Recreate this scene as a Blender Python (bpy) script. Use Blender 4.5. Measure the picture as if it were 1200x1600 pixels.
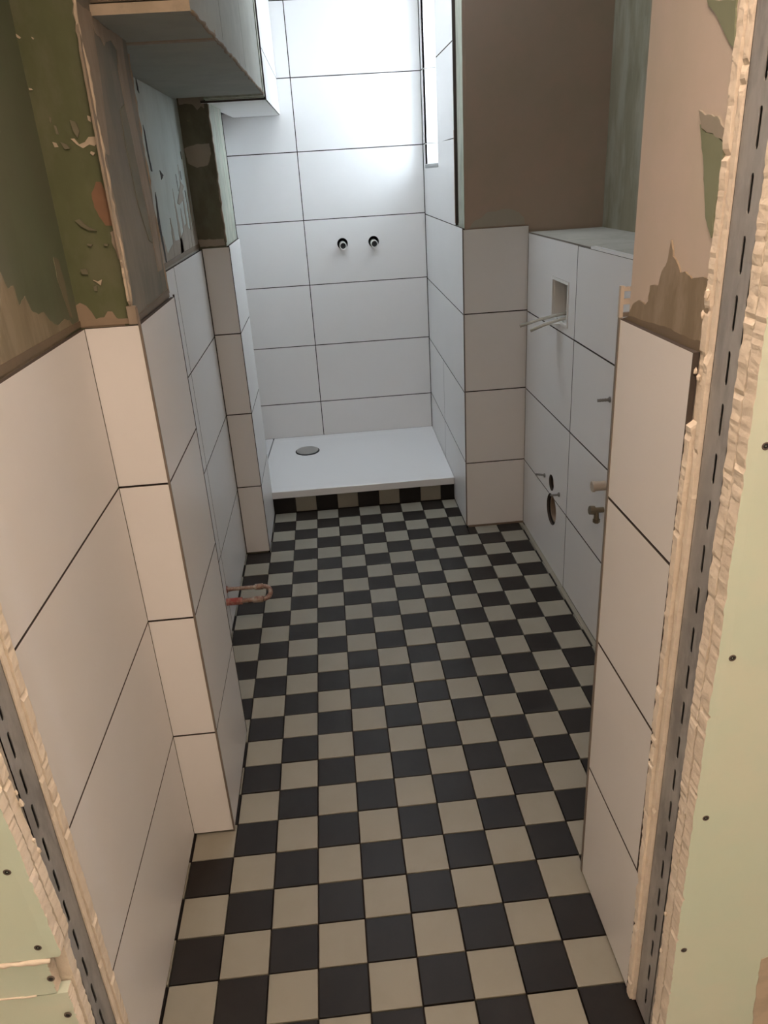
import bpy, bmesh, math, random
from mathutils import Vector, Matrix
from mathutils.geometry import tessellate_polygon

# ------------------------------------------------------------------ scene, camera, light
# every coordinate below is in decimetres; S turns it into metres
S = 0.1
scene = bpy.context.scene
coll = scene.collection
for o in list(bpy.data.objects):
    bpy.data.objects.remove(o, do_unlink=True)

cam_data = bpy.data.cameras.new('camera')
cam_data.sensor_fit = 'HORIZONTAL'
cam_data.sensor_width = 36.0
cam_data.lens = 36.0 * 1175.74 / 1200.0
cam_data.clip_start = 0.02
cam = bpy.data.objects.new('camera', cam_data)
coll.objects.link(cam)
right = Vector((0.994998, -0.081546, -0.057704)); fwd = Vector((0.051038, 0.911516, -0.408085)); up = Vector((0.085876, 0.403099, 0.911118))
m = Matrix((right, up, -fwd)).transposed().to_4x4()
m.translation = Vector((1.329436, -9.237521, 14.504002)) * S
cam.matrix_world = m
scene.camera = cam

scene.view_settings.view_transform = 'Standard'
scene.view_settings.look = 'None'
scene.view_settings.exposure = 0.0
scene.view_settings.gamma = 1.0
scene.view_settings.use_curve_mapping = False

world = bpy.data.worlds.new('overcast_sky')
scene.world = world
world.use_nodes = True
bg = world.node_tree.nodes['Background']
# evenly overcast sky: three times brighter overhead than at the horizon, dull ground below it
wn = world.node_tree
wt = wn.nodes.new('ShaderNodeTexCoord'); wsep = wn.nodes.new('ShaderNodeSeparateXYZ')
wn.links.new(wt.outputs['Generated'], wsep.inputs[0])
ramp = wn.nodes.new('ShaderNodeMapRange')
ramp.inputs['From Min'].default_value = 0.0; ramp.inputs['From Max'].default_value = 1.0
ramp.inputs['To Min'].default_value = 0.34; ramp.inputs['To Max'].default_value = 1.0
wn.links.new(wsep.outputs['Z'], ramp.inputs['Value'])
grd = wn.nodes.new('ShaderNodeMath'); grd.operation = 'GREATER_THAN'; grd.inputs[1].default_value = -0.01
wn.links.new(wsep.outputs['Z'], grd.inputs[0])
gm2 = wn.nodes.new('ShaderNodeMapRange')
gm2.inputs['To Min'].default_value = 0.15; gm2.inputs['To Max'].default_value = 1.0
wn.links.new(grd.outputs[0], gm2.inputs['Value'])
mul = wn.nodes.new('ShaderNodeMath'); mul.operation = 'MULTIPLY'
wn.links.new(ramp.outputs['Result'], mul.inputs[0]); wn.links.new(gm2.outputs['Result'], mul.inputs[1])
SKY = 86.0
mul2 = wn.nodes.new('ShaderNodeMath'); mul2.operation = 'MULTIPLY'; mul2.inputs[1].default_value = SKY
wn.links.new(mul.outputs[0], mul2.inputs[0]); wn.links.new(mul2.outputs[0], bg.inputs['Strength'])
bg.inputs['Color'].default_value = (0.78, 0.89, 1.0, 1)

def area(name, loc, target, size, power, color, size_y=None, portal=False):
    d = bpy.data.lights.new(name, 'AREA')
    d.energy = power; d.color = color
    d.shape = 'RECTANGLE' if size_y else 'DISK'
    d.size = size
    if size_y: d.size_y = size_y
    d.cycles.is_portal = portal
    o = bpy.data.objects.new(name, d)
    coll.objects.link(o)
    o.location = Vector(loc) * S
    o.rotation_euler = (Vector(target) - Vector(loc)).to_track_quat('-Z', 'Y').to_euler()
    return o

# warm ceiling bulb of the hall the photograph is taken from
lamp = bpy.data.lights.new('hall_lamp_light', 'POINT')
lamp.energy = 45.5; lamp.color = (1.0, 0.735, 0.56); lamp.shadow_soft_size = 0.2
lo = bpy.data.objects.new('hall_lamp_light', lamp); coll.objects.link(lo)
lo.location = Vector((2.0, -4.8, 24.3)) * S
# daylight enters through the shower window only; the portal just tells the renderer where that opening is
area('window_portal', (9.2, 28.6, 19.0), (0.0, 28.6, 19.0), 0.42, 1.0, (1, 1, 1), size_y=0.85, portal=True)
# added unseen cool fill panel that brightens the dark far end of the bathroom
area('added_fill_panel', (3.4, 21.0, 25.85), (3.4, 21.0, 0.0), 0.6, 9.5, (0.86, 0.93, 1.0), size_y=0.6)

# ------------------------------------------------------------------ materials
def new_mat(name):
    mt = bpy.data.materials.new(name); mt.use_nodes = True
    nt = mt.node_tree; b = nt.nodes['Principled BSDF']
    return mt, nt, b

def mat(name, base, rough=0.6, metal=0.0, var=None, scale=6.0, amount=0.5, bump=0.0, bump_scale=40.0,
        stretch=(1, 1, 1), detail=6.0, lo=0.45, hi=0.6, spec=0.5, trans=0.0):
    """Principled material; var is a second (and third) colour mixed in by noise in world space."""
    mt, nt, b = new_mat(name)
    b.inputs['Base Color'].default_value = (*base, 1)
    b.inputs['Roughness'].default_value = rough
    b.inputs['Metallic'].default_value = metal
    b.inputs['Specular IOR Level'].default_value = spec
    b.inputs['Transmission Weight'].default_value = trans
    geo = nt.nodes.new('ShaderNodeNewGeometry')
    mp = nt.nodes.new('ShaderNodeMapping'); mp.inputs['Scale'].default_value = stretch
    nt.links.new(geo.outputs['Position'], mp.inputs['Vector'])
    if var:
        cols = var if isinstance(var[0], tuple) else [var]
        prev = None
        for k, c in enumerate(cols):
            n = nt.nodes.new('ShaderNodeTexNoise')
            n.noise_dimensions = '4D'; n.inputs['W'].default_value = 3.7 * k + len(name)
            n.inputs['Scale'].default_value = scale * (1 + 1.3 * k); n.inputs['Detail'].default_value = detail
            n.inputs['Roughness'].default_value = 0.62
            nt.links.new(mp.outputs[0], n.inputs['Vector'])
            r = nt.nodes.new('ShaderNodeMapRange')
            r.inputs['From Min'].default_value = lo; r.inputs['From Max'].default_value = hi
            r.inputs['To Min'].default_value = 0; r.inputs['To Max'].default_value = amount
            nt.links.new(n.outputs['Fac'], r.inputs['Value'])
            mx = nt.nodes.new('ShaderNodeMix'); mx.data_type = 'RGBA'
            mx.inputs['A'].default_value = (*base, 1); mx.inputs['B'].default_value = (*c, 1)
            nt.links.new(r.outputs['Result'], mx.inputs['Factor'])
            if prev: nt.links.new(prev.outputs['Result'], mx.inputs['A'])
            prev = mx
        nt.links.new(prev.outputs['Result'], b.inputs['Base Color'])
    if bump:
        n2 = nt.nodes.new('ShaderNodeTexNoise'); n2.inputs['Scale'].default_value = bump_scale
        n2.inputs['Detail'].default_value = 4
        nt.links.new(mp.outputs[0], n2.inputs['Vector'])
        bp = nt.nodes.new('ShaderNodeBump'); bp.inputs['Strength'].default_value = bump
        bp.inputs['Distance'].default_value = 0.002
        nt.links.new(n2.outputs['Fac'], bp.inputs['Height'])
        nt.links.new(bp.outputs['Normal'], b.inputs['Normal'])
    return mt

M = {}
M['tile'] = mat('white_wall_tile', (0.84, 0.83, 0.82), 0.36, var=(0.81, 0.80, 0.79), scale=3, amount=0.5, bump=0.05, bump_scale=120)
M['tile_edge'] = mat('raw_tile_edge', (0.07, 0.055, 0.045), 0.9)
M['floor_white'] = mat('pale_floor_tile', (0.30, 0.285, 0.235), 0.42, var=(0.275, 0.26, 0.21), scale=9, amount=0.5, spec=0.35)
M['floor_black'] = mat('black_floor_tile', (0.016, 0.013, 0.0115), 0.42, var=(0.024, 0.020, 0.018), scale=9, amount=0.5, spec=0.28)
M['bed'] = mat('dark_mortar', (0.022, 0.015, 0.012), 0.9)
M['screed'] = mat('grey_screed', (0.45, 0.43, 0.40), 0.9, var=(0.15, 0.14, 0.12), bump=0.3)
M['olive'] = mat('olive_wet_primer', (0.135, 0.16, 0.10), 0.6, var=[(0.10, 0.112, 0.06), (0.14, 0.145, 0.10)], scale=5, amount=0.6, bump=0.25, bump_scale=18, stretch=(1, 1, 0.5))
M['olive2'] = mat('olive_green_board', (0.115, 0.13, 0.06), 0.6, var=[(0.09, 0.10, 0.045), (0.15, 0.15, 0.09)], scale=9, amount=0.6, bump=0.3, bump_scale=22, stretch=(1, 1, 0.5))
M['greenface'] = mat('green_plasterboard_face', (0.70, 0.80, 0.66), 0.75, var=[(0.76, 0.80, 0.67), (0.67, 0.80, 0.67)], scale=4, amount=0.6, bump=0.08)
M['core'] = mat('gypsum_core', (0.86, 0.77, 0.645), 0.9, var=(0.72, 0.62, 0.50), scale=26, amount=0.4, bump=1.0, bump_scale=70, stretch=(1, 1, 1.4))
M['compound_side'] = mat('taupe_compound', (0.215, 0.20, 0.165), 0.75, var=[(0.155, 0.165, 0.145), (0.28, 0.25, 0.20)], scale=6, amount=0.7, bump=0.25, bump_scale=25, stretch=(1, 1, 0.35))
M['bluegreen'] = mat('pale_bluegreen_board', (0.50, 0.55, 0.515), 0.7, var=[(0.42, 0.45, 0.41), (0.54, 0.59, 0.555)], scale=7, amount=0.6, bump=0.15, bump_scale=30, stretch=(1, 1, 0.4))
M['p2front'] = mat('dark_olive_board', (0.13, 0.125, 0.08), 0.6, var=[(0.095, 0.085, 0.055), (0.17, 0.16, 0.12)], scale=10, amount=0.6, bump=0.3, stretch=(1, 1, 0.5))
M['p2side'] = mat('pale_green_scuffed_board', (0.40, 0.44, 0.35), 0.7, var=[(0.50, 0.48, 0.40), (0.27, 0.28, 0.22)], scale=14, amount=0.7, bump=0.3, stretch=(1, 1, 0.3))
M['brownplaster'] = mat('brown_primed_plaster', (0.43, 0.34, 0.27), 0.65, var=[(0.39, 0.32, 0.245), (0.46, 0.34, 0.27)], scale=4, amount=0.6, bump=0.12)
M['rightfar'] = mat('olive_grey_skim', (0.26, 0.235, 0.165), 0.7, var=[(0.17, 0.16, 0.10), (0.34, 0.32, 0.25)], scale=5, amount=0.8, bump=0.25, stretch=(1, 1, 0.3))
M['nearright'] = mat('pink_beige_skim', (0.57, 0.50, 0.43), 0.75, var=[(0.54, 0.485, 0.41), (0.60, 0.515, 0.455)], scale=4, amount=0.6, bump=0.08)
M['ledge'] = mat('grey_ledge_board', (0.50, 0.49, 0.44), 0.75, var=[(0.40, 0.40, 0.34), (0.55, 0.53, 0.48)], scale=8, amount=0.7, bump=0.2)
M['ceiling'] = mat('white_ceiling', (0.84, 0.84, 0.83), 0.9)
M['hall'] = mat('hall_plaster', (0.86, 0.85, 0.82), 0.9)
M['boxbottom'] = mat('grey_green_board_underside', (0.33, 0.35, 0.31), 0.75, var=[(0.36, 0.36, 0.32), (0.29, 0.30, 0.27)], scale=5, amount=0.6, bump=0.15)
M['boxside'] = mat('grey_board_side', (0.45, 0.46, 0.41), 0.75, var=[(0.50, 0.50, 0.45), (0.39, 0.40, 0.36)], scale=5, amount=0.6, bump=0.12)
M['khaki'] = mat('khaki_brushed_primer', (0.26, 0.22, 0.145), 0.7, var=[(0.20, 0.17, 0.11), (0.31, 0.26, 0.18)], scale=16, amount=0.8, bump=0.3, stretch=(1, 1, 0.25))
M['khaki2'] = mat('khaki_smear', (0.20, 0.185, 0.125), 0.7, var=(0.15, 0.14, 0.09), scale=20)
M['beige'] = mat('beige_compound', (0.31, 0.235, 0.165), 0.8, var=(0.25, 0.20, 0.13), scale=14)
M['beige2'] = mat('pinkish_bead_compound', (0.34, 0.28, 0.215), 0.8, var=[(0.27, 0.22, 0.165), (0.38, 0.31, 0.24)], scale=18, amount=0.7, bump=0.4, bump_scale=50, stretch=(1, 1, 0.3))
M['rust'] = mat('rust_brown_primer', (0.27, 0.145, 0.085), 0.7, var=(0.21, 0.12, 0.07), scale=16)
M['cream'] = mat('cream_compound', (0.60, 0.50, 0.38), 0.8, var=(0.42, 0.36, 0.27), scale=25)
M['taupe'] = mat('taupe_patch', (0.38, 0.33, 0.27), 0.75, var=(0.31, 0.28, 0.22), scale=15, stretch=(1, 1, 0.3))
M['taupe2'] = mat('taupe_low_patch', (0.40, 0.37, 0.31), 0.75)
M['dark'] = mat('dark_crack', (0.05, 0.05, 0.045), 0.9)
M['green'] = mat('bare_green_board', (0.235, 0.26, 0.17), 0.7, var=(0.20, 0.225, 0.14), scale=12, amount=0.5)
M['greyp'] = mat('grey_thin_skim', (0.34, 0.31, 0.26), 0.7, var=(0.28, 0.28, 0.2), scale=18)
M['brown'] = mat('brown_wet_primer', (0.27, 0.215, 0.145), 0.6, var=[(0.21, 0.17, 0.11), (0.34, 0.275, 0.20)], scale=14, amount=0.8, bump=0.3, stretch=(1, 1, 0.35))
M['brown2'] = mat('dark_brown_primer', (0.17, 0.13, 0.085), 0.6, var=(0.22, 0.17, 0.11), scale=12)
M['steel'] = mat('galvanised_steel', (0.40, 0.40, 0.40), 0.5, 0.35, var=[(0.28, 0.28, 0.28), (0.52, 0.52, 0.51)], scale=14, amount=0.7, stretch=(1, 1, 0.35))
M['trim'] = mat('grey_brown_tile_trim', (0.20, 0.165, 0.135), 0.5)
M['trimdark'] = mat('dark_brown_edge', (0.045, 0.03, 0.024), 0.7)
M['copper_edge'] = mat('copper_brown_edge', (0.36, 0.18, 0.11), 0.5)
M['alu'] = mat('light_aluminium_trim', (0.88, 0.88, 0.87), 0.3, 0.0)
M['tray'] = mat('white_acrylic', (0.86, 0.87, 0.88), 0.22)
M['chrome'] = mat('brushed_chrome', (0.50, 0.51, 0.50), 0.3, 0.85)
M['white_plastic'] = mat('white_plastic', (0.80, 0.79, 0.76), 0.4)
M['beige_plastic'] = mat('beige_plastic', (0.52, 0.45, 0.37), 0.5)
M['grey_plastic'] = mat('grey_plastic_liner', (0.24, 0.23, 0.235), 0.5)
M['clear'] = mat('cloudy_clear_plastic', (0.80, 0.78, 0.70), 0.25, trans=0.55)
M['black'] = mat('black_rubber', (0.01, 0.01, 0.01), 0.6)  # also painted into bores and recesses in place of their shade
M['rod'] = mat('zinc_steel', (0.26, 0.25, 0.24), 0.4, 0.7)
M['bronze'] = mat('dull_brass', (0.20, 0.165, 0.11), 0.4, 0.6)
M['pipe'] = mat('dirty_copper', (0.36, 0.24, 0.18), 0.5, 0.25, var=[(0.50, 0.45, 0.38), (0.22, 0.10, 0.07)], scale=28, amount=0.9, bump=0.5, bump_scale=80)
M['pipered'] = mat('red_pipe_sleeve', (0.30, 0.035, 0.025), 0.5, var=(0.45, 0.25, 0.19), scale=35, amount=0.8)
M['pvc'] = mat('brown_waste_pipe', (0.30, 0.22, 0.16), 0.6)
M['pvcw'] = mat('white_window_frame', (0.80, 0.80, 0.80), 0.4)
M['sill'] = mat('grey_stone_sill', (0.33, 0.34, 0.34), 0.5)
M['green_smudge'] = mat('pale_smudge', (0.80, 0.82, 0.74), 0.8)
M['screw'] = mat('screw_steel', (0.16, 0.13, 0.11), 0.5, 0.5)

gm, nt, b = new_mat('window_glass')
b.inputs['Transmission Weight'].default_value = 1.0
b.inputs['Roughness'].default_value = 0.0
b.inputs['IOR'].default_value = 1.0
b.inputs['Base Color'].default_value = (0.97, 0.99, 0.99, 1)
b.inputs['Specular IOR Level'].default_value = 0.2
M['glass'] = gm

# ------------------------------------------------------------------ mesh helpers
def link(name, me, parent=None, mats=(), **props):
    o = bpy.data.objects.new(name, me)
    coll.objects.link(o)
    for mm in mats: me.materials.append(M[mm])
    if parent is not None: o.parent = parent
    for k, v in props.items(): o[k] = v
    return o

def mesh(name, verts, faces, mats, parent=None, fm=None, smooth=False, **props):
    me = bpy.data.meshes.new(name)
    me.from_pydata([tuple(c * S for c in v) for v in verts], [], faces)
    if fm: me.polygons.foreach_set('material_index', fm)
    bm = bmesh.new(); bm.from_mesh(me)
    bmesh.ops.recalc_face_normals(bm, faces=bm.faces); bm.to_mesh(me); bm.free()
    if smooth: me.polygons.foreach_set('use_smooth', [True] * len(me.polygons))
    if isinstance(mats, str): mats = (mats,)
    return link(name, me, parent, mats, **props)

def V3(*a): return Vector(a)
class Fr:
    """a plane: P(u, v, n) = O + u U + v V + n N"""
    def __init__(s, O, U, V, N): s.O, s.U, s.V, s.N = Vector(O), Vector(U), Vector(V), Vector(N)
    def P(s, u, v, n=0): return s.O + s.U * u + s.V * v + s.N * n
def fx(x, sgn): return Fr((x, 0, 0), (0, 1, 0), (0, 0, 1), (sgn, 0, 0))
def fy(y, sgn=-1): return Fr((0, y, 0), (1, 0, 0), (0, 0, 1), (0, sgn, 0))
def fz(z, sgn=1): return Fr((0, 0, z), (1, 0, 0), (0, 1, 0), (0, 0, sgn))

def slab(name, fr, poly, th, mats, parent=None, holes=(), n0=0.0, ch=0.0, **props):
    if mats == 'tile': mats = ('tile', 'tile_edge')
    """flat piece: front face at n0, back at n0 - th; ch chamfers the rim (rectangles)"""
    verts, faces = [], []
    loops = [list(poly)] + [list(h) for h in holes]
    if ch and not holes and len(poly) == 4:
        cu = sum(p[0] for p in poly) / 4; cv = sum(p[1] for p in poly) / 4
        ins = [(u + (ch if u < cu else -ch), v + (ch if v < cv else -ch)) for u, v in poly]
        verts = [fr.P(u, v, n0 - th) for u, v in poly] + [fr.P(u, v, n0 - ch) for u, v in poly] + [fr.P(u, v, n0) for u, v in ins]
        for i in range(4):
            j = (i + 1) % 4
            faces += [(i, j, 4 + j, 4 + i), (4 + i, 4 + j, 8 + j, 8 + i)]
        faces += [(8, 9, 10, 11), (3, 2, 1, 0)]
        return mesh(name, verts, faces, mats, parent, fm=([1] * 8 + [0, 1]) if not isinstance(mats, str) and len(mats) > 1 else None, **props)
    flat = [p for l in loops for p in l]
    tris = tessellate_polygon([[Vector((u, v, 0)) for u, v in l] for l in loops])
    n = len(flat)
    verts = [fr.P(u, v, n0) for u, v in flat] + [fr.P(u, v, n0 - th) for u, v in flat]
    faces = [tuple(t) for t in tris] + [tuple(n + i for i in reversed(t)) for t in tris]
    k = 0
    for l in loops:
        for i in range(len(l)):
            a, b2 = k + i, k + (i + 1) % len(l)
            faces.append((a, b2, n + b2, n + a))
        k += len(l)
    fm = [0] * len(tris) + [1] * (len(faces) - len(tris)) if not isinstance(mats, str) and len(mats) > 1 else None
    return mesh(name, verts, faces, mats, parent, fm=fm, **props)

def rect(u0, v0, u1, v1): return [(u0, v0), (u1, v0), (u1, v1), (u0, v1)]
def circ(cu, cv, r, n=20, ru=None):
    return [(cu + (ru or r) * math.cos(2 * math.pi * i / n), cv + r * math.sin(2 * math.pi * i / n)) for i in range(n)]

def box(name, a, b, mats, parent=None, ch=0.0, **props):
    (x0, y0, z0), (x1, y1, z1) = a, b
    v = [(x0, y0, z0), (x1, y0, z0), (x1, y1, z0), (x0, y1, z0), (x0, y0, z1), (x1, y0, z1), (x1, y1, z1), (x0, y1, z1)]
    f = [(3, 2, 1, 0), (4, 5, 6, 7), (0, 1, 5, 4), (1, 2, 6, 5), (2, 3, 7, 6), (3, 0, 4, 7)]
    o = mesh(name, v, f, mats, parent, **props)
    if ch:
        bm = bmesh.new(); bm.from_mesh(o.data)
        bmesh.ops.bevel(bm, geom=list(bm.edges), offset=ch * S, segments=2, affect='EDGES', profile=0.5)
        bm.to_mesh(o.data); bm.free()
    return o

def structure(o, label):
    o['kind'] = 'structure'; o['label'] = label; return o

GAP = 0.018
def tiles(parent, fr, us, vs, mats='tile', th=0.08, skip=(), gap=GAP, ch=0.003, warp=None, bed_holes=None):
    """grid of tiles between the joint lines us and vs"""
    slab('mortar_bed', fr, rect(us[0], vs[0], us[-1], vs[-1] - 0.03) if not warp else [warp(*p) for p in rect(us[0], vs[0], us[-1], vs[-1] - 0.03)], 0.03, 'bed', parent, n0=-0.06, **({'holes': bed_holes} if bed_holes else {}))
    for i in range(len(us) - 1):
        for j in range(len(vs) - 1):
            if (i, j) in skip: continue
            q = rect(us[i] + gap, vs[j] + gap, us[i + 1] - gap, vs[j + 1] - gap)
            if warp: q = [warp(*p) for p in q]
            mm = mats(i, j) if callable(mats) else mats
            slab('tile', fr, q, th, mm, parent, ch=ch)

def tube(name, pts, r, mats, parent=None, n=12, cap=True, **props):
    pts = [Vector(p) for p in pts]; rr = r if isinstance(r, (list, tuple)) else [r] * len(pts)
    verts, faces = [], []
    ref = Vector((0.13, 0.31, 0.94))
    for i, p in enumerate(pts):
        t = (pts[min(i + 1, len(pts) - 1)] - pts[max(i - 1, 0)]).normalized()
        a = t.cross(ref).normalized(); b2 = t.cross(a)
        for k in range(n):
            w = 2 * math.pi * k / n
            verts.append(p + a * (rr[i] * math.cos(w)) + b2 * (rr[i] * math.sin(w)))
    for i in range(len(pts) - 1):
        for k in range(n):
            faces.append((i * n + k, i * n + (k + 1) % n, (i + 1) * n + (k + 1) % n, (i + 1) * n + k))
    if cap:
        faces.append(tuple(range(n - 1, -1, -1))); faces.append(tuple(range((len(pts) - 1) * n, len(pts) * n)))
    return mesh(name, verts, faces, mats, parent, smooth=len(pts) > 3, **props)

def ring(name, p0, axis, ro, ri, L, mats, parent=None, n=28, **props):
    """hollow cylinder from p0 along axis"""
    p0 = Vector(p0); t = Vector(axis).normalized(); a = t.orthogonal().normalized(); b2 = t.cross(a)
    verts, faces = [], []
    e = min(0.02, (ro - ri) * 0.3)
    prof = [(ri, 0), (ro, 0), (ro, L - e), (ro - e, L), (ri + e, L), (ri, L - e)]
    for r, d in prof:
        for k in range(n):
            w = 2 * math.pi * k / n
            verts.append(p0 + t * d + a * (r * math.cos(w)) + b2 * (r * math.sin(w)))
    for i in range(len(prof)):
        j = (i + 1) % len(prof)
        for k in range(n):
            faces.append((i * n + k, i * n + (k + 1) % n, j * n + (k + 1) % n, j * n + k))
    return mesh(name, verts, faces, mats, parent, **props)

def thing(name, label, cat, loc, group=None):
    o = bpy.data.objects.new(name, None); coll.objects.link(o)
    o.empty_display_size = 0.05
    o['label'] = label; o['category'] = cat
    if group: o['group'] = group
    return o

rng = random.Random(7)
def patches(parent, fr, lst, th=0.008, rag=0.012):
    """thin smears of filler with ragged outlines, lying on the wall"""
    for k, (mm, pts) in enumerate(lst):
        out = []
        n = len(pts)
        for i in range(n):
            a, b2 = Vector(pts[i]), Vector(pts[(i + 1) % n])
            L = (b2 - a).length; steps = max(1, min(7, int(L / 0.07)))
            for s_ in range(steps):
                p = a.lerp(b2, s_ / steps)
                if s_: p += Vector((rng.uniform(-rag, rag), rng.uniform(-rag, rag)))
                out.append((p.x, p.y))
        try:
            slab('crack' if mm == 'dark' else 'filler_patch', fr, out, th + 0.03, mm, parent, n0=th + 0.002 * k)
        except Exception as ex:
            print('patch failed', mm, ex)

PATCH_NL = [
  ('khaki', [(1.97,13.59),(2.08,13.35),(2.3,13.37),(2.34,13.08),(2.63,13.18),(2.74,12.96),(3.0,12.85),(3.24,12.85),(3.42,12.68),(3.73,12.56),(4.11,12.6),(4.35,12.54),(4.45,12.44),(4.54,12.35),(2.54,12.21),(1.03,12.23)]),
  ('khaki2', [(4.25,13.58),(4.45,13.53),(4.53,13.16),(4.51,12.75),(4.53,12.54),(4.42,12.58),(4.3,12.96),(4.21,13.2)]),
]
PATCH_P1F = [
  ('beige', [(-3.13,12.7),(-3.04,12.75),(-2.94,12.69),(-2.87,12.58),(-2.82,12.45),(-2.67,12.47),(-2.59,12.57),(-2.51,12.56),(-2.46,12.45),(-2.34,12.34),(-2.32,12.27),(-3.17,12.31)]),
  ('rust', [(-2.46,14.51),(-2.35,14.68),(-2.27,14.67),(-2.22,14.47),(-2.21,14.21),(-2.22,13.98),(-2.33,13.99),(-2.41,14.14),(-2.46,14.28)]),
  ('cream', [(-2.62,15.34),(-2.56,15.34),(-2.5,15.25),(-2.4,15.28),(-2.33,15.35),(-2.21,15.35),(-2.19,15.27),(-2.26,15.21),(-2.34,15.24),(-2.45,15.19),(-2.54,15.25)]),
  ('cream', [(-2.92,15.31),(-2.86,15.29),(-2.84,15.23),(-2.9,15.23)]),
  ('cream', [(-3.16,16.88),(-3.13,16.84),(-3.06,16.78),(-3.08,16.76),(-3.16,16.81)]),
  ('cream', [(-2.9,16.78),(-2.86,16.76),(-2.88,16.74)]),
  ('khaki2', [(-2.84,15.55),(-2.8,15.53),(-2.79,15.41),(-2.83,15.42)]),
  ('khaki2', [(-2.88,15.68),(-2.86,15.64),(-2.87,15.58),(-2.89,15.61)]),
  ('cream', [(-2.28,15.66),(-2.23,15.64),(-2.24,15.56),(-2.28,15.59)]),
  ('cream', [(-2.33,15.14),(-2.27,15.11),(-2.31,15.07),(-2.35,15.11)]),
  ('cream', [(-3.1,16.09),(-3.06,16.08),(-3.05,16.06),(-3.1,16.06)]),
  ('khaki2', [(-2.57,15.61),(-2.49,15.58),(-2.45,15.44),(-2.5,15.34),(-2.55,15.45)]),
  ('khaki2', [(-2.79,15.3),(-2.7,15.26),(-2.66,15.2),(-2.74,15.19)]),
  ('cream', [(-2.73,13.12),(-2.65,13.09),(-2.57,13.12),(-2.61,13.02),(-2.66,13.07)]),
  ('khaki2', [(-2.74,13.01),(-2.68,13.02),(-2.69,12.93),(-2.74,12.93)]),
  ('khaki2', [(-2.7,13.72),(-2.61,13.7),(-2.64,13.67),(-2.69,13.69)]),
  ('khaki2', [(-2.42,13.7),(-2.34,13.69),(-2.37,13.66),(-2.41,13.67)]),
  ('khaki2', [(-2.82,14.1),(-2.74,14.12),(-2.61,13.98),(-2.49,13.92),(-2.62,13.93),(-2.73,14.0)]),
  ('beige2', [(-2.27,13.88),(-2.21,13.9),(-2.2,13.65),(-2.18,13.4),(-2.22,13.44),(-2.26,13.65)]),
  ('khaki2', [(-2.9,13.31),(-2.79,13.31),(-2.79,13.22),(-2.88,13.23)]),
]
PATCH_P1S = [
  ('beige2', [(4.94,17.24),(5.37,17.22),(5.87,17.24),(5.72,16.85),(5.68,16.29),(5.49,15.75),(5.3,15.16),(5.28,15.08),(5.04,15.1),(5.03,14.51),(5.15,13.88),(5.07,13.62),(5.06,13.03),(4.98,12.71),(4.78,12.65),(4.79,13.06),(4.72,13.6),(4.7,14.31),(4.67,14.99),(4.72,15.92),(4.73,16.53)]),
  ('cream', [(4.77,14.61),(4.87,14.53),(4.96,14.1),(5.01,13.49),(4.96,13.04),(4.79,12.67),(4.71,12.74),(4.75,13.41),(4.74,14.21)]),
  ('beige2', [(5.79,17.18),(6.11,17.18),(6.71,17.14),(7.44,17.18),(7.93,17.17),(7.81,16.79),(7.8,16.08),(7.98,14.95),(8.18,14.09),(8.02,12.94),(7.58,12.92),(7.56,13.99),(7.3,15.05),(7.18,15.98),(7.1,16.55),(7.3,16.9),(6.91,17.0),(6.47,16.9),(6.32,16.82),(6.19,16.92),(5.84,16.94)]),
  ('khaki2', [(6.68,15.87),(7.1,16.0),(7.23,15.6),(7.37,14.47),(7.5,13.5),(7.19,13.58),(6.77,14.25),(6.61,15.25)]),
]
PATCH_RW = [
  ('taupe', [(12.87,12.37),(20.47,12.43),(20.68,13.22),(19.94,13.41),(19.14,13.09),(18.06,13.4),(16.78,13.04),(15.46,13.02),(14.16,12.79),(13.91,13.27),(13.41,13.43),(12.89,13.27)]),
  ('dark', [(13.68,16.09),(13.79,15.94),(13.8,15.4),(13.92,14.96),(13.74,14.96),(13.62,15.47)]),
  ('dark', [(13.8,14.44),(13.86,14.31),(13.76,13.61),(13.82,12.54),(13.63,12.56),(13.47,13.6)]),
  ('dark', [(13.73,17.21),(13.84,17.07),(13.87,16.84),(13.7,16.91)]),
  ('dark', [(14.98,15.0),(15.44,14.87),(15.03,14.75)]),
  ('dark', [(12.59,15.22),(12.74,15.13),(12.72,14.49),(12.51,14.52)]),
  ('taupe', [(18.32,14.67),(18.83,14.53),(18.28,14.38),(18.47,14.18),(17.4,14.01),(17.08,14.06)]),
]
PATCH_P2F = [
  ('taupe', [(-3.11,17.56),(-2.22,17.55),(-2.27,16.91),(-2.37,16.99),(-2.51,16.88),(-2.66,17.06),(-2.91,17.09),(-3.09,17.06)]),
  ('taupe', [(-3.13,15.74),(-2.74,15.84),(-2.26,15.85),(-2.24,15.53),(-2.41,15.17),(-2.79,15.11),(-3.08,15.27)]),
  ('khaki2', [(-2.9,16.61),(-2.8,16.61),(-2.83,16.55),(-2.91,16.55)]),
  ('taupe', [(-3.14,12.75),(-2.2,12.73),(-2.19,12.51),(-3.09,12.5)]),
]
PATCH_PRF = [
  ('taupe2', [(6.93,12.47),(7.11,12.7),(7.4,12.82),(7.6,12.99),(7.96,13.01),(8.21,13.07),(8.58,13.04),(8.87,12.89),(9.02,12.72),(9.08,12.49)]),
]
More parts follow.
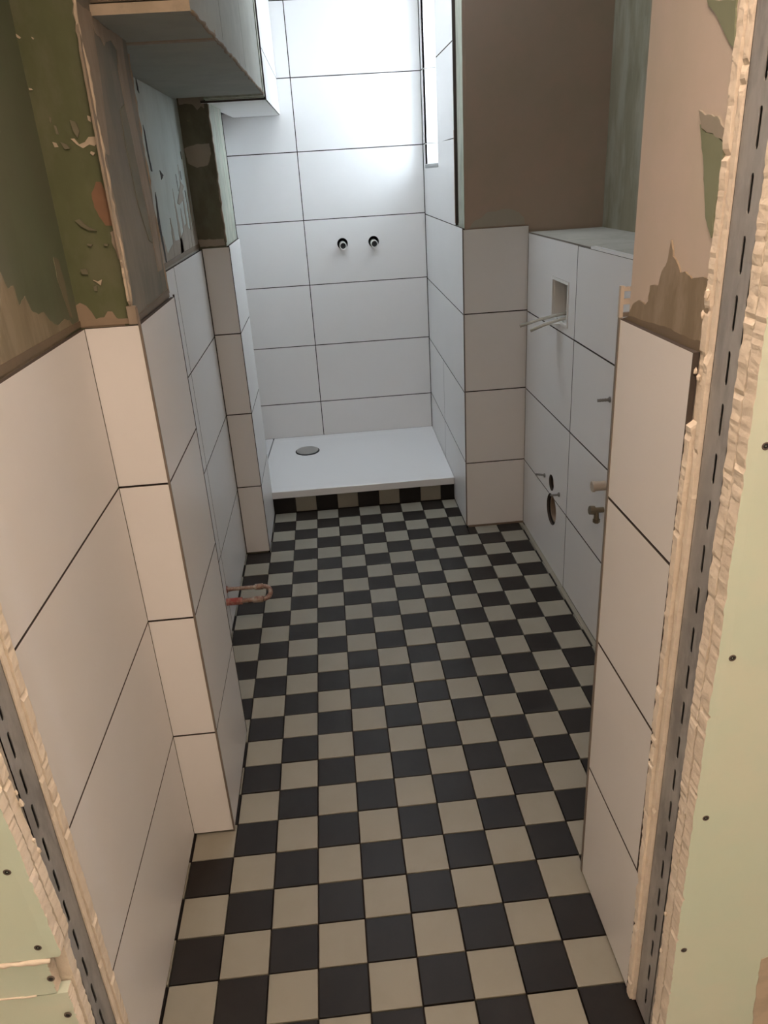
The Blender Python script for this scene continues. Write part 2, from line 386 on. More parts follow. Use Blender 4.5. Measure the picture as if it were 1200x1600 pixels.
PATCH_NR = [
  ('green', [(0.75,16.13),(0.69,16.06),(0.51,15.96),(0.34,15.82),(0.18,15.68),(0.07,15.59),(-0.01,15.55),(0.04,16.0)]),
  ('green', [(0.61,14.84),(0.53,14.78),(0.33,14.73),(0.13,14.69),(-0.01,14.62),(-0.05,14.5),(-0.05,14.23),(-0.01,13.89),(0.01,13.59),(0.21,13.81),(0.3,14.09),(0.42,14.45)]),
  ('greyp', [(0.67,15.0),(0.49,14.93),(0.18,14.9),(-0.0,14.77),(-0.0,14.65),(0.33,14.74),(0.55,14.8)]),
  ('brown', [(2.35,12.34),(2.23,12.48),(2.0,12.58),(1.77,12.54),(1.67,12.61),(1.65,12.83),(1.37,12.87),(1.3,13.06),(1.15,13.21),(1.09,13.49),(0.99,13.29),(0.83,13.21),(0.73,13.11),(0.59,13.14),(0.39,13.07),(0.09,13.13),(-0.12,13.1),(-0.14,12.87),(-0.11,12.25),(1.02,12.27),(2.34,12.25)]),
  ('brown2', [(2.34,12.29),(1.04,12.36),(0.34,12.34),(-0.1,12.36),(-0.1,12.23),(1.01,12.2),(2.6,12.21)]),
]


# ------------------------------------------------------------------ floor
floor = structure(box('floor', (-4.4, -1.3, -1.0), (12.9, 33.0, -0.09), 'bed'), 'bathroom floor laid with small black and cream checkerboard tiles')
def floor_tile(i, j, x0, x1, y0, y1):
    g = 0.014
    dz = rng.uniform(-0.012, 0.004)
    slab('tile', fz(dz), rect(x0 + g, y0 + g, x1 - g, y1 - g), 0.09, 'floor_white' if (i + j) % 2 else 'floor_black', floor, ch=0.008)
def xr(j):
    """floor extent (left, right) for row j"""
    if j < 5: l = -3.3
    elif j < 8: l = -2.07
    elif j < 20: l = -3.12
    else: l = -2.06
    if j == 4: l = -3.3
    if j < 2: r = 6.02
    elif j == 2: r = 6.6
    elif j < 20: r = 9.2
    else: r = 6.66
    return l, r
for j in range(-1, 24):
    l, r = xr(j)
    i = math.floor(l)
    if l == -3.3: i = -4
    while i < r:
        x0, x1 = max(i, l), min(i + 1, r)
        y0, y1 = j, j + 1
        if j == 20 and x0 >= 6.6: y1 = 20.75
        if x1 - x0 > 0.05:
            floor_tile(i, j, x0, x1, y0, y1)
        i += 1
# the black row tile strip in front of the right pier (row 20)
for i in range(6, 10):
    x0, x1 = max(i, 6.66), min(i + 1, 9.2)
    floor_tile(i, 20, x0, x1, 20.0, 20.75)
# cut piece seen in front of the left pier, column -3, row 4 is whole up to the pier
hall_floor = structure(box('floor', (-12, -20, -1.0), (14, -1.3, -0.05), 'screed'), 'grey screed floor of the hall in front of the doorway')

# ------------------------------------------------------------------ left side
ZR = [0.05, 3.08, 6.17, 9.24, 12.32]
TOP = 26.0
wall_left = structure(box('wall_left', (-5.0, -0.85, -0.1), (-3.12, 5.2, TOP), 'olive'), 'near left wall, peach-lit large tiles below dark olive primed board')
tiles(wall_left, fx(-3.03, 1), [-0.92, 4.77], ZR)
patches(wall_left, fx(-3.12, 1), PATCH_NL)
slab('sealant_band', fx(-3.12, 1), [(-0.85, 12.34), (4.87, 12.34), (4.87, 12.44), (-0.85, 12.5)], 0.03, 'brown2', wall_left, n0=0.02)

pier = structure(box('wall_left_pier', (-5.0, 4.87, -0.1), (-2.15, 8.28, TOP), ('olive2', 'compound_side'), fm=[0, 0, 0, 1, 0, 0]), 'first left pier, peach tiled front under an olive board patched with filler')
tiles(pier, fy(4.77), [-3.045, -2.05], ZR)
tiles(pier, fx(-2.05, 1), [4.80, 8.34], ZR)
patches(pier, fy(4.87), PATCH_P1F)
patches(pier, fx(-2.15, 1), PATCH_P1S)
slab('sealant_band', fy(4.87), [(-3.12, 12.33), (-2.16, 12.33), (-2.16, 12.42), (-3.12, 12.45)], 0.03, 'beige', pier, n0=0.02)
slab('sealant_band', fx(-2.15, 1), [(4.9, 12.32), (8.25, 12.32), (8.25, 12.5), (4.9, 12.42)], 0.03, 'brown2', pier, n0=0.02)
# corner bead: ragged raised edge of filler along the pier corner
def bead(name, pts_fn, z0, z1, r, mm, parent, step=0.12, jit=0.018):
    pts, rr = [], []
    z = z0
    while z <= z1:
        p = Vector(pts_fn(z)) + Vector((rng.uniform(-jit, jit), rng.uniform(-jit, jit), 0))
        pts.append(p); rr.append(r * rng.uniform(0.7, 1.35)); z += step
    return tube(name, pts, rr, mm, parent, n=7)
bead('corner_bead', lambda z: (-2.155, 4.875, z), 12.62, TOP, 0.035, 'cream', pier)
bead('corner_bead', lambda z: (-2.16, 8.26, z), 12.4, 17.0, 0.03, 'beige2', pier)
box('tile_trim', (-2.075, 4.755, 0.05), (-2.035, 4.80, 12.62), 'trim', pier)
box('tile_trim', (-2.08, 8.34, 0.05), (-2.045, 8.37, 12.35), 'trimdark', pier)
box('tile_trim', (-2.24, 4.80, 12.32), (-2.07, 4.86, 12.64), 'beige2', pier)

recess = structure(box('wall_left_recess', (-5.0, 8.28, -0.1), (-3.15, 20.4, TOP), 'bluegreen'), 'left recess wall between the two piers, pale board above grey tiles')
tiles(recess, fx(-3.05, 1), [8.3, 14.2, 20.0], [0.05, 2.95, 6.15, 9.27, 12.42])
patches(recess, fx(-3.15, 1), PATCH_RW)
patches(recess, fx(-3.15, 1), [('taupe', [(y, 12.6), (y + w, 12.6), (y + w * .8, 12.6 + h * .6), (y + w * .45, 12.6 + h), (y + w * .3, 12.6 + h * .5)])
        for y, w, h in ((16.4, .5, 1.9), (17.2, .7, 1.3), (18.1, .35, 2.6), (18.7, .6, 1.7), (19.3, .5, 2.9), (15.1, .6, 1.1))], rag=0.04)
patches(recess, fx(-3.15, 1), [('dark', [(y, z), (y + .05, z + .02), (y + .07, z - l), (y + .03, z - l)]) for y, z, l in ((17.6, 14.9, .5), (18.3, 14.6, .35), (18.5, 15.0, .25), (18.9, 14.4, .3), (19.2, 15.6, .22), (13.1, 16.6, .7))])
slab('sealant_band', fx(-3.15, 1), [(8.3, 12.42), (20.0, 12.48), (20.0, 12.62), (8.3, 12.56)], 0.03, 'brown2', recess, n0=0.02)

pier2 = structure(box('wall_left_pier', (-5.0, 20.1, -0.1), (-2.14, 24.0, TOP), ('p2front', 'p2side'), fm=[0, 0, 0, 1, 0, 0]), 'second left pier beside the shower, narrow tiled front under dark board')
tiles(pier2, fy(20.01), [-3.04, -2.04], [0.04, 3.07, 6.18, 9.33, 12.46])
tiles(pier2, fx(-2.04, 1), [20.03, 24.0], [0.04, 3.07, 6.15, 9.33, 12.5])
patches(pier2, fy(20.1), PATCH_P2F)
box('tile_trim', (-3.10, 19.99, 0.05), (-3.045, 20.05, 12.4), 'trimdark', pier2)
bead('corner_bead', lambda z: (-2.14, 20.12, z), 12.6, 17.1, 0.03, 'beige2', pier2)

# shower, left wall
shl = Fr((-2.95, 24.0, 0), (0, 1, 0), (0, 0, 1), (1, 0, 0))
ushl = 7.4
wsl = structure(slab('wall_left_shower', shl, rect(0, -0.1, ushl + 0.3, TOP), 0.6, 'bed', n0=-0.09), 'left shower wall, white tiles hidden mostly behind the pier')
tiles(wsl, shl, [0.0, ushl], [1.42, 3.31, 6.41, 9.52, 12.65, 15.76, 18.9, 21.96, TOP])

# ------------------------------------------------------------------ shower back wall
YB = 31.4
HOLES = [(2.36, 11.44), (3.95, 11.44)]
back = structure(slab('wall_back', fy(YB), rect(-4.0, -0.1, 7.2, TOP), 1.0, 'bed', n0=-0.09,
                      holes=[circ(x, z, 0.26) for x, z in HOLES]), 'shower back wall of large white tiles with two mixer pipes')
box('dark_backing', (-4.0, YB + 1.09, -0.1), (7.2, YB + 1.4, TOP), 'bed', back)  # unseen backing, added to keep sky light out of the pipe holes
VB = [1.36, 3.31, 6.41, 9.52, 12.65, 15.76, 18.9, 21.96, TOP]
tiles(back, fy(YB), [-2.9, 0.5, 6.64], VB, skip=[(1, 3)], bed_holes=[circ(x, z, 0.26) for x, z in HOLES])
slab('tile', fy(YB), rect(0.5 + GAP, 9.52 + GAP, 6.64 - GAP, 12.65 - GAP), 0.08, 'tile', back, holes=[circ(x, z, 0.26, 28) for x, z in HOLES])

# ------------------------------------------------------------------ right side
def warp_r(y, z):
    """joints of the shower side wall climb slightly towards the back"""
    t = max(0.0, min(1.0, (y - 20.9) / 10.5))
    k = 0.30 if z < 4 else 0.22 if z < 8 else 0.18 if z < 11 else 0.08
    return y, z + (k * t if z > 2 else 0)
WY0, WY1, WZ0, WZ1 = 26.55, 30.72, 14.68, 23.2
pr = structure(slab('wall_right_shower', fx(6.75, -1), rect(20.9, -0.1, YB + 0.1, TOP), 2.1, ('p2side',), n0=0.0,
                    holes=[rect(WY0 - 0.08, WZ0 - 0.08, WY1 + 0.08, WZ1 + 0.08)]), 'right shower wall, white tiles with a tall narrow window')
f = fx(6.65, -1)
ZS = [0.04, 3.06, 6.12, 9.28, 12.5]
tiles(pr, f, [20.82, 26.5, YB - 0.02], ZS[:3], warp=warp_r)
tiles(pr, f, [20.82, YB - 0.02], ZS[2:4] + [12.5], warp=warp_r)
# above the top of the pier tiles: full tiles start further in; the window is cut out of them
Y0 = 22.3
slab('tile', f, [(Y0, 12.52), (YB - 0.03, 12.6), (YB - 0.03, 15.74), (WY1, 15.74), (WY1, WZ0), (WY0, WZ0), (WY0, 15.66), (Y0, 15.6)], 0.1, 'tile', pr)
slab('tile', f, rect(Y0, 15.64, WY0, 18.78), 0.1, 'tile', pr, ch=0.003)
slab('tile', f, rect(Y0, 18.82, WY0, 21.9), 0.1, 'tile', pr, ch=0.003)
slab('tile', f, rect(WY1, 15.78, YB - 0.03, 18.88), 0.1, 'tile', pr, ch=0.003)
slab('tile', f, rect(WY1, 18.92, YB - 0.03, 21.94), 0.1, 'tile', pr, ch=0.003)
slab('tile', f, [(Y0, 21.94), (WY0, 21.94), (WY0, WZ1), (WY1, WZ1), (WY1, 21.98), (YB - 0.03, 21.98), (YB - 0.03, TOP), (Y0, TOP)], 0.1, 'tile', pr)
# reveal tiles, the far one catches the daylight
for z0, z1 in ((WZ0 + 0.2, 15.76), (15.78, 18.9), (18.92, 21.96), (21.98, WZ1)):
    slab('tile', fy(WY1), rect(6.66, z0, 8.4, z1), 0.08, 'tile', pr, ch=0.006)
    slab('tile', fy(WY0, 1), rect(6.66, z0, 8.4, z1), 0.08, 'tile', pr, ch=0.006)
box('sill', (6.63, WY0, WZ0), (8.4, WY1, WZ0 + 0.18), 'sill', pr, ch=0.02)
slab('tile', fz(WZ1, -1), rect(6.66, WY0, 8.4, WY1), 0.08, 'tile', pr)
box('tile_trim', (6.64, Y0 - 0.13, 12.6), (6.78, Y0 - 0.01, TOP), 'trimdark', pr)
box('tile_trim', (6.63, Y0 - 0.05, 12.6), (6.66, Y0 - 0.0, 15.9), 'copper_edge', pr)
box('tile_trim', (6.655, 20.77, 0.04), (6.68, 20.80, 12.45), 'trim', pr)

win = structure(slab('window_1', fx(8.4, -1), rect(WY0, WZ0 + 0.1, WY1, WZ1), 0.5, 'pvcw',
            holes=[rect(WY0 + 0.45, WZ0 + 0.6, WY1 - 0.25, WZ1 - 0.4)]), 'tall window in the right shower wall letting in white daylight')
slab('pane', fx(8.6, -1), rect(WY0 + 0.4, WZ0 + 0.55, WY1 - 0.2, WZ1 - 0.35), 0.04, 'glass', win)

wbr = structure(box('wall_back_right', (6.76, 20.89, -0.1), (12.4, 21.9, TOP), 'brownplaster'), 'brown primed wall above the tiled pier right of the shower')
slab('primer_skin', fy(20.9), rect(6.86, 12.3, 12.1, TOP), 0.05, 'brownplaster', wbr, n0=0.03)
tiles(wbr, fy(20.79), [6.67, 9.22], [0.04, 3.0, 6.15, 9.29, 12.45])
patches(wbr, fy(20.9), PATCH_PRF, th=0.05)
wrf = structure(box('wall_right', (12.1, 2.4, -0.1), (12.8, 21.2, TOP), 'rightfar'), 'far right wall of blotchy olive-grey skim above the ledge')

# boxing in front of the cistern frame
OV = (16.6, 2.45, 0.62); SM = (16.72, 3.5, 0.33)
OY0, OY1, OZ0, OZ1 = 15.52, 17.4, 9.5, 10.98
cb = structure(slab('wall_right_boxing', fx(9.3, -1), rect(2.4, -0.1, 20.88, 12.1), 0.25, 'bed',
        holes=[rect(OY0, OZ0, OY1, OZ1), circ(OV[0], OV[1], OV[2], 28), circ(SM[0], SM[1] , SM[2], 20)]), 'low tiled boxing on the right with toilet openings and a ledge')
slab('ledge_board', fz(12.2), rect(9.22, 2.4, 12.1, 20.88), 0.2, 'ledge', cb)
fc = fx(9.2, -1)
CY = [2.6, 8.82, 14.8, 20.76]
CZ = [0.04, 2.98, 6.12, 9.26, 12.18]
g = GAP
for i in range(3):
    for j in range(4):
        q = rect(CY[i] + g, CZ[j] + g, CY[i + 1] - g, CZ[j + 1] - g)
        hs = []
        if i == 2 and j == 3: hs = [rect(OY0, OZ0, OY1, OZ1)]
        if i == 2 and j == 1: hs = [circ(SM[0], SM[1], SM[2] * 0.96, 20)]
        if i == 2 and j in (0, 1):
            # waste hole crosses the joint: notch both tiles with an arc
            zj = CZ[1] + (g if j else -g); d = zj - OV[1]; h = math.sqrt(OV[2] ** 2 - d * d)
            a0 = math.atan2(d, h); a1 = math.pi - a0
            arc = [(OV[0] + OV[2] * math.cos(a0 + (a1 - a0) * t / 12), OV[1] + OV[2] * math.sin(a0 + (a1 - a0) * t / 12)) for t in range(13)]
            if j == 1:
                q = [(CY[2] + g, zj)] + arc[::-1] + [(CY[3] - g, zj), (CY[3] - g, CZ[2] - g), (CY[2] + g, CZ[2] - g)]
            else:
                a1b = math.pi - a0
                arc2 = [(OV[0] + OV[2] * math.cos(a0 - (2 * math.pi - (a1b - a0)) * t / 24), OV[1] + OV[2] * math.sin(a0 - (2 * math.pi - (a1b - a0)) * t / 24)) for t in range(25)]
                q = [(CY[2] + g, CZ[0]), (CY[3] - g, CZ[0]), (CY[3] - g, zj)] + arc2 + [(CY[2] + g, zj)]
        if len(q) == 4 and not hs: slab('tile', fc, q, 0.08, 'tile', cb, ch=0.008)
        else: slab('tile', fc, q, 0.08, 'tile', cb, holes=hs)
box('ledge_trim', (9.19, 2.6, 12.17), (9.36, 13.6, 12.24), 'alu', cb)
box('ledge_trim', (9.195, 13.6, 12.18), (9.23, 20.8, 12.21), 'trim', cb)
slab('base_seal', fz(0.03), rect(9.05, 8.0, 9.2, 20.4), 0.1, 'floor_white', cb)

# near right block carrying the washbasin wall
nr = structure(box('wall_right_near', (6.0, -0.02, -0.1), (12.1, 2.4, TOP), 'nearright'), 'near right wall, pinkish skim coat above peach-lit tiles')
NZ = [0.06, 3.08, 6.17, 9.17, 12.24]
for j, ye in enumerate((-0.16, -0.05, -0.03, -0.03)):
    if j == 0: slab('mortar_bed', fx(5.9, -1), rect(0.0, 0.05, 2.47, 12.2), 0.03, 'bed', nr, n0=-0.06)
    slab('tile', fx(5.9, -1), rect(ye, NZ[j] + g, 2.49, NZ[j + 1] - g), 0.08, 'tile', nr, ch=0.008)
patches(nr, fx(5.99, -1), PATCH_NR)
box('tile_trim', (5.885, 2.48, 0.06), (5.93, 2.56, 12.24), 'trim', nr)
# stub of the trim profile left standing above the tiles
box('tile_trim', (5.885, 2.50, 12.24), (5.94, 2.58, 12.72), 'beige_plastic', nr)
box('tile_trim', (5.94, 2.50, 12.64), (6.10, 2.58, 12.70), 'beige_plastic', nr)
box('tile_trim', (5.94, 2.50, 12.44), (6.06, 2.58, 12.52), 'beige_plastic', nr)
box('tile_trim', (5.94, 2.50, 12.25), (6.12, 2.58, 12.31), 'trim', nr)

# ------------------------------------------------------------------ boxed-in duct, upper left
def zb(y): return 17.18 - 0.002 * (y - 5.8)
sof = structure(mesh('ceiling_duct_boxing',
    [(-3.2, 6.0, 17.42), (-0.55, 6.0, 17.42), (-0.30, 19.7, 17.42), (-3.2, 19.7, 17.42), (-3.2, 6.0, TOP), (-0.55, 6.0, TOP), (-0.30, 19.7, TOP), (-3.2, 19.7, TOP)],
    [(3, 2, 1, 0), (4, 5, 6, 7), (0, 1, 5, 4), (1, 2, 6, 5), (2, 3, 7, 6), (3, 0, 4, 7)], ('bed',)), 'boxed-in duct under the ceiling at upper left, grey board then white tiles')
# underside board with its broken cream front edge
def strip_board(name, x0, x1, y0, y1, z0, z1, mats, parent, fm):
    v = [(x0[0], y0, z0), (x1[0], y0, z0), (x1[1], y1, z0), (x0[1], y1, z0), (x0[0], y0, z1), (x1[0], y0, z1), (x1[1], y1, z1), (x0[1], y1, z1)]
    fcs = [(3, 2, 1, 0), (4, 5, 6, 7), (0, 1, 5, 4), (1, 2, 6, 5), (2, 3, 7, 6), (3, 0, 4, 7)]
    return mesh(name, v, fcs, mats, parent, fm=fm)
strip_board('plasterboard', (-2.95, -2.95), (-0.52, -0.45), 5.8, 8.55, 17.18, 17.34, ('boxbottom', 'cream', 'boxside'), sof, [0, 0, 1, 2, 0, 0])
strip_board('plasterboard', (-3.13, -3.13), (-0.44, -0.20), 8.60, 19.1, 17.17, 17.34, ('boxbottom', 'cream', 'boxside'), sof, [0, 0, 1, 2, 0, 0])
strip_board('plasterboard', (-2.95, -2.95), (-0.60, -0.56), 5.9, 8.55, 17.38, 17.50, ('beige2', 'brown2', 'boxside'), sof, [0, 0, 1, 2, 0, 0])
strip_board('filler_seam', (-2.9, -2.9), (-0.48, -0.47), 8.46, 8.66, 17.155, 17.2, ('beige2',), sof, None)
# side panels of the duct, seams between them
def side_board(y0, y1, z0, z1, mm):
    xa = lambda y: -0.52 + (y - 5.8) * (0.32 / 13.3)
    v = [(xa(y0), y0, z0), (xa(y1), y1, z0), (xa(y1) , y1, z1), (xa(y0), y0, z1)]
    v += [(a - 0.12, b2, c) for a, b2, c in v]
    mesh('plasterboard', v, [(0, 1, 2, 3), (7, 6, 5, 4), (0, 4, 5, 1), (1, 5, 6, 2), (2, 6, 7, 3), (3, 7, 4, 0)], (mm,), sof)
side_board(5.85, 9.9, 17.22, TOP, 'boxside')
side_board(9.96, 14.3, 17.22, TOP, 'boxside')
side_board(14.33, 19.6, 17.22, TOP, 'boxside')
bead('corner_bead', lambda t: (-0.52 + (t - 5.8) * (0.32 / 13.3), t, 17.2), 5.9, 19.3, 0.035, 'beige', sof, step=0.2, jit=0.02)
box('edge_strip', (-2.14, 19.2, 17.12), (-0.22, 19.45, 17.3), 'p2side', sof)
box('edge_strip', (-2.14, 19.55, 17.10), (-0.20, 19.72, 17.3), 'p2side', sof)
box('edge_strip', (-0.24, 19.2, 17.12), (-0.17, 19.7, TOP), 'p2side', sof)
# dark raw edge, then the tiled part inside the shower
box('edge_strip', (-2.13, 19.76, 17.05), (-0.16, 19.88, 17.4), 'trimdark', sof)
box('edge_strip', (-0.30, 19.76, 17.05), (-0.13, 19.9, TOP), 'trimdark', sof)
core = box('duct_core', (-2.9, 19.95, 17.55), (-0.30, YB - 0.1, TOP), 'bed', sof)
und = Fr((0, 19.95, 17.06), (1, 0, 0), Vector((0, YB - 19.97, 0.32)).normalized(), (0, 0, -1))
slab('tile', und, rect(-2.35, 0, -0.17, 11.4), 0.08, 'tile', sof, ch=0.008)
sd = fx(-0.15, 1)
for a, b2 in ((17.1, 18.9), (18.93, 21.95), (21.98, TOP)):
    q = [(19.95, a if a > 17.2 else 17.09), (YB - 0.02, a if a > 17.2 else 17.40), (YB - 0.02, b2), (19.95, b2 - (0.3 if b2 < 20 else 0.15 if b2 < 24 else 0))]
    if a > 17.2: q[0] = (19.95, a - (0.3 if a < 20 else 0.15))
    slab('tile', sd, q, 0.08, 'tile', sof)

structure(box('ceiling', (-12.5, -20.5, TOP), (14.5, -1.0, TOP + 0.6), 'ceiling'), 'plain white ceiling above the hall')
structure(box('ceiling', (-5.0, -1.0, TOP), (14.5, 32.6, TOP + 0.6), 'ceiling'), 'plain white ceiling above the bathroom')

# ------------------------------------------------------------------ wall with the door opening, cut open to its layers
def layered_board(parent, sgn, xj, y0, y1, x_far, mats, seed, rag=0.05, ystep=None, z0=0.0, z1=TOP):
    """one plasterboard layer seen at its broken end; sgn +1 = right of the door. mats = (end, front face)"""
    r = random.Random(seed); n = 420
    verts, faces, fm = [], [], []
    walk = 0.0; wy = 0.0
    for k in range(n + 1):
        z = z0 + (z1 - z0) * k / n
        walk = walk * 0.86 + r.uniform(-rag, rag) * 0.2
        wy = wy * 0.9 + r.uniform(-0.005, 0.005)
        x = xj(z) + sgn * abs(walk)
        yo = ystep(z) if ystep else 0.0
        nick = r.uniform(0.015, 0.035) if r.random() < 0.035 else 0.0
        sec = [(x + sgn * (r.uniform(0.0, .011) + nick), y0 + .008), (x + sgn * (r.uniform(0, .008) + nick), y0 + .05 + wy), (x + sgn * (r.uniform(0, .008) + nick), y1 - .03),
               (x + sgn * r.uniform(.008, .02), y1), (x_far, y1), (x_far, y0), (x + sgn * 0.15, y0)]
        for px, py in sec: verts.append((px, py + (yo if px != x_far else 0), z))
    K = 7
    for k in range(n):
        for i in range(K):
            a, b2 = k * K + i, k * K + (i + 1) % K
            faces.append((a, b2, b2 + K, a + K)); fm.append(0 if i < 3 else 1)
    faces.append(tuple(range(K - 1, -1, -1))); faces.append(tuple(n * K + i for i in range(K))); fm += [1, 1]
    me_o = mesh('plasterboard', verts, faces, mats, parent, fm=fm)
    return me_o

def lumps(name, parent, pts, mm='core', r0=0.03):
    """crumbs of gypsum clinging to an edge"""
    for (x, y, z, s_) in pts:
        bm = bmesh.new(); bmesh.ops.create_icosphere(bm, subdivisions=1, radius=1)
        for v in bm.verts: v.co *= rng.uniform(0.7, 1.25)
        me = bpy.data.meshes.new(name); 
        for v in bm.verts: v.co = Vector((v.co.x * s_ * 0.5 + x, v.co.y * s_ * 0.5 + y, v.co.z * s_ + z)) * S
        bm.to_mesh(me); bm.free()
        link(name, me, parent, (mm,))

def stud(parent, sgn, x, y0, y1, yc, zc, pitch):
    """slotted galvanised wall stud; web faces the opening"""
    hs = []
    z = zc
    while z - pitch > 0.4: z -= pitch
    while z < 24.4:
        w = 0.033; L = 0.205
        hs.append([(yc - w, z - L + w), (yc - w * .5, z - L), (yc + w * .5, z - L), (yc + w, z - L + w), (yc + w, z + L - w), (yc + w * .5, z + L), (yc - w * .5, z + L), (yc - w, z + L - w)])
        z += pitch
    st = slab('metal_stud', fx(x, -sgn), rect(y0, 0.02, y1, TOP - .02), 0.012, 'steel', parent, holes=hs)
    box('stud_flange', (min(x, x + sgn * .5), y0, 0.02), (max(x, x + sgn * .5), y0 + .012, TOP - .02), 'steel', st)
    box('stud_flange', (min(x, x + sgn * .5), y1 - .012, 0.02), (max(x, x + sgn * .5), y1, TOP - .02), 'steel', st)
    return st

def screws(parent, y, pts):
    for x, z in pts:
        a = ring('screw', (x, y + 0.01, z), (0, -1, 0), 0.052, 0.03, 0.016, 'screw', parent, n=14)
        ring('screw_recess', (x, y + 0.006, z), (0, -1, 0), 0.034, 0.004, 0.012, 'black', a, n=12)  # flush black disc stands in for the shade in the screw head

fr_r = structure(box('wall_front_right', (6.35, -1.05, 0), (14.2, -0.34, TOP), 'bed'), 'cut plasterboard wall right of the doorway, pale green face with screws')
xr_ = lambda z: 5.97 + 0.06 * max(0, (6 - z) / 6)
stepy = lambda z: 0.0
layered_board(fr_r, 1, lambda z: xr_(z) - 0.0, -1.43, -1.185, 14.2, ('core', 'greenface'), 11, 0.05, ystep=stepy)
layered_board(fr_r, 1, lambda z: xr_(z) - 0.0, -1.175, -0.95, 14.2, ('core', 'core'), 12, 0.05)
lowstep = lambda z: -0.15 * max(0, (6 - z) / 6)
layered_board(fr_r, 1, lambda z: 5.93 if z < 12.2 else 5.97, -0.36, -0.23, 6.6, ('core', 'core'), 13, 0.02)
layered_board(fr_r, 1, lambda z: (5.885 if z < 12.2 else 5.96) + (0.10 if 11.3 < z < 12.2 else 0), -0.19, -0.02, 6.6, ('core', 'core'), 14, 0.04, ystep=lowstep)
stud(fr_r, 1, 6.0, -0.95, -0.37, -0.72, 12.17, 0.64)
screws(fr_r, -1.43, [(6.19, 11.42), (6.19, 8.5), (6.17, 5.7), (6.15, 2.85), (7.1, 11.4), (7.1, 8.5)])
lumps('gypsum_crumb', fr_r, [(6.0, -0.95, 15.0, .10), (6.03, -0.98, 14.85, .07), (5.96, -0.1, 12.95, .09), (5.95, -0.06, 12.7, .05), (6.0, -1.0, 5.4, .05), (5.98, -1.02, 3.2, .06), (6.0, -1.02, 2.3, .06), (5.95, -.05, 11.98, .05), (5.97, -.1, 11.9, .06)])
patches(fr_r, fy(-1.43), [('cream', [(7.62, 0.3), (8.6, .3), (8.6, 2.9), (7.5, 2.4), (7.53, 1.6)])], th=0.01)
patches(fr_r, fy(-1.43), [('green_smudge', [(6.28, 9.45), (6.4, 9.5), (6.5, 9.42), (6.48, 9.3), (6.3, 9.32)]), ('green_smudge', [(6.3, 7.0), (6.75, 7.1), (6.7, 7.0), (6.35, 6.9)])], th=-0.024)

fl_l = structure(box('wall_front_left', (-12.2, -1.75, 0), (-3.4, -1.13, TOP), 'bed'), 'cut plasterboard wall left of the doorway, pale green face with seam')
xl_ = lambda z: -3.0
def xl_near(z):
    t = [(0, -3.03), (3.8, -3.02), (5.2, -3.0), (5.3, -2.95), (6.9, -3.02), (8, -3.06), (12, -3.1), (26, -3.1)]
    for (a, xa), (b2, xb) in zip(t, t[1:]):
        if a <= z <= b2: return xa + (xb - xa) * (z - a) / (b2 - a)
    return -3.05
# outer layer stops at the horizontal seam and starts again below it
layered_board(fl_l, -1, lambda z: xl_near(z) + .01, -2.12, -1.92, -12.2, ('core', 'greenface'), 21, 0.05, z0=5.24)
layered_board(fl_l, -1, lambda z: xl_near(z) - .16 - (.05 if z < 4.5 else 0), -2.11, -1.92, -12.2, ('core', 'greenface'), 25, 0.05, z0=4.52, z1=5.17)
layered_board(fl_l, -1, lambda z: xl_near(z) - .02, -2.10, -1.92, -12.2, ('core', 'greenface'), 26, 0.04, z0=0.0, z1=4.49)
layered_board(fl_l, -1, xl_near, -1.90, -1.70, -12.2, ('core', 'core'), 22, 0.05)
layered_board(fl_l, -1, xl_, -1.19, -1.06, -3.5, ('core', 'core'), 23, 0.012)
layered_board(fl_l, -1, lambda z: -2.98, -1.05, -0.86, -3.5, ('core', 'core'), 24, 0.04)
stud(fl_l, -1, -3.03, -1.72, -1.19, -1.53, 6.56, 0.59)
bead('seam_edge', lambda t: (t, -2.12, 5.20), -12, -3.1, 0.035, 'core', fl_l, step=0.1, jit=0.01)
bead('seam_edge', lambda t: (t, -2.115, 4.51 + 0.02 * math.sin(t)), -12, -3.3, 0.014, 'core', fl_l, step=0.15, jit=0.006)
screws(fl_l, -2.12, [(-3.25, 6.86), (-3.21, 5.46), (-3.19, 4.83), (-3.14, 4.05), (-3.3, 8.3), (-3.25, 3.0)])
lumps('gypsum_crumb', fl_l, [(-3.03, -1.72, 6.75, .07), (-3.03, -1.74, 6.95, .06), (-3.04, -1.72, 6.6, .05), (-3.0, -1.72, 5.6, .06), (-3.02, -1.75, 7.6, .07), (-3.05, -1.72, 7.75, .05)])
lintel = structure(box('wall_front_lintel', (-3.2, -2.1, 21.8), (6.2, -0.4, TOP), 'hall'), 'unseen strip of wall above the doorway, sized to block the hall lamp')  # unseen lintel, its height set to hold lamp light off the far end

# hall around the camera
structure(box('wall_hall_back', (-12.5, -20.5, -0.1), (14.5, -20, TOP), 'hall'), 'plain hall wall behind the viewer')
structure(box('wall_hall_left', (-12.5, -20, -0.1), (-12, -1.5, TOP), 'hall'), 'plain hall wall on the left')
structure(box('wall_hall_right', (14, -20, -0.1), (14.5, -1.5, TOP), 'hall'), 'plain hall wall on the right')

# ------------------------------------------------------------------ shower tray and its tiled plinth
plinth = structure(box('trim_shower_step', (-2.05, 24.12, -0.1), (6.66, 24.6, 0.86), 'bed'), 'low shower step faced with one row of black and cream tiles')
for i in range(-3, 7):
    x0, x1 = max(i + 0.0, -2.03), min(i + 1.0, 6.66)
    if x1 - x0 < 0.1: continue
    slab('tile', fy(24.03), rect(x0 + .014, 0.03, x1 - .014, 0.82), 0.08, 'floor_black' if (i + 24) % 2 == 0 else 'floor_white', plinth, ch=0.008)

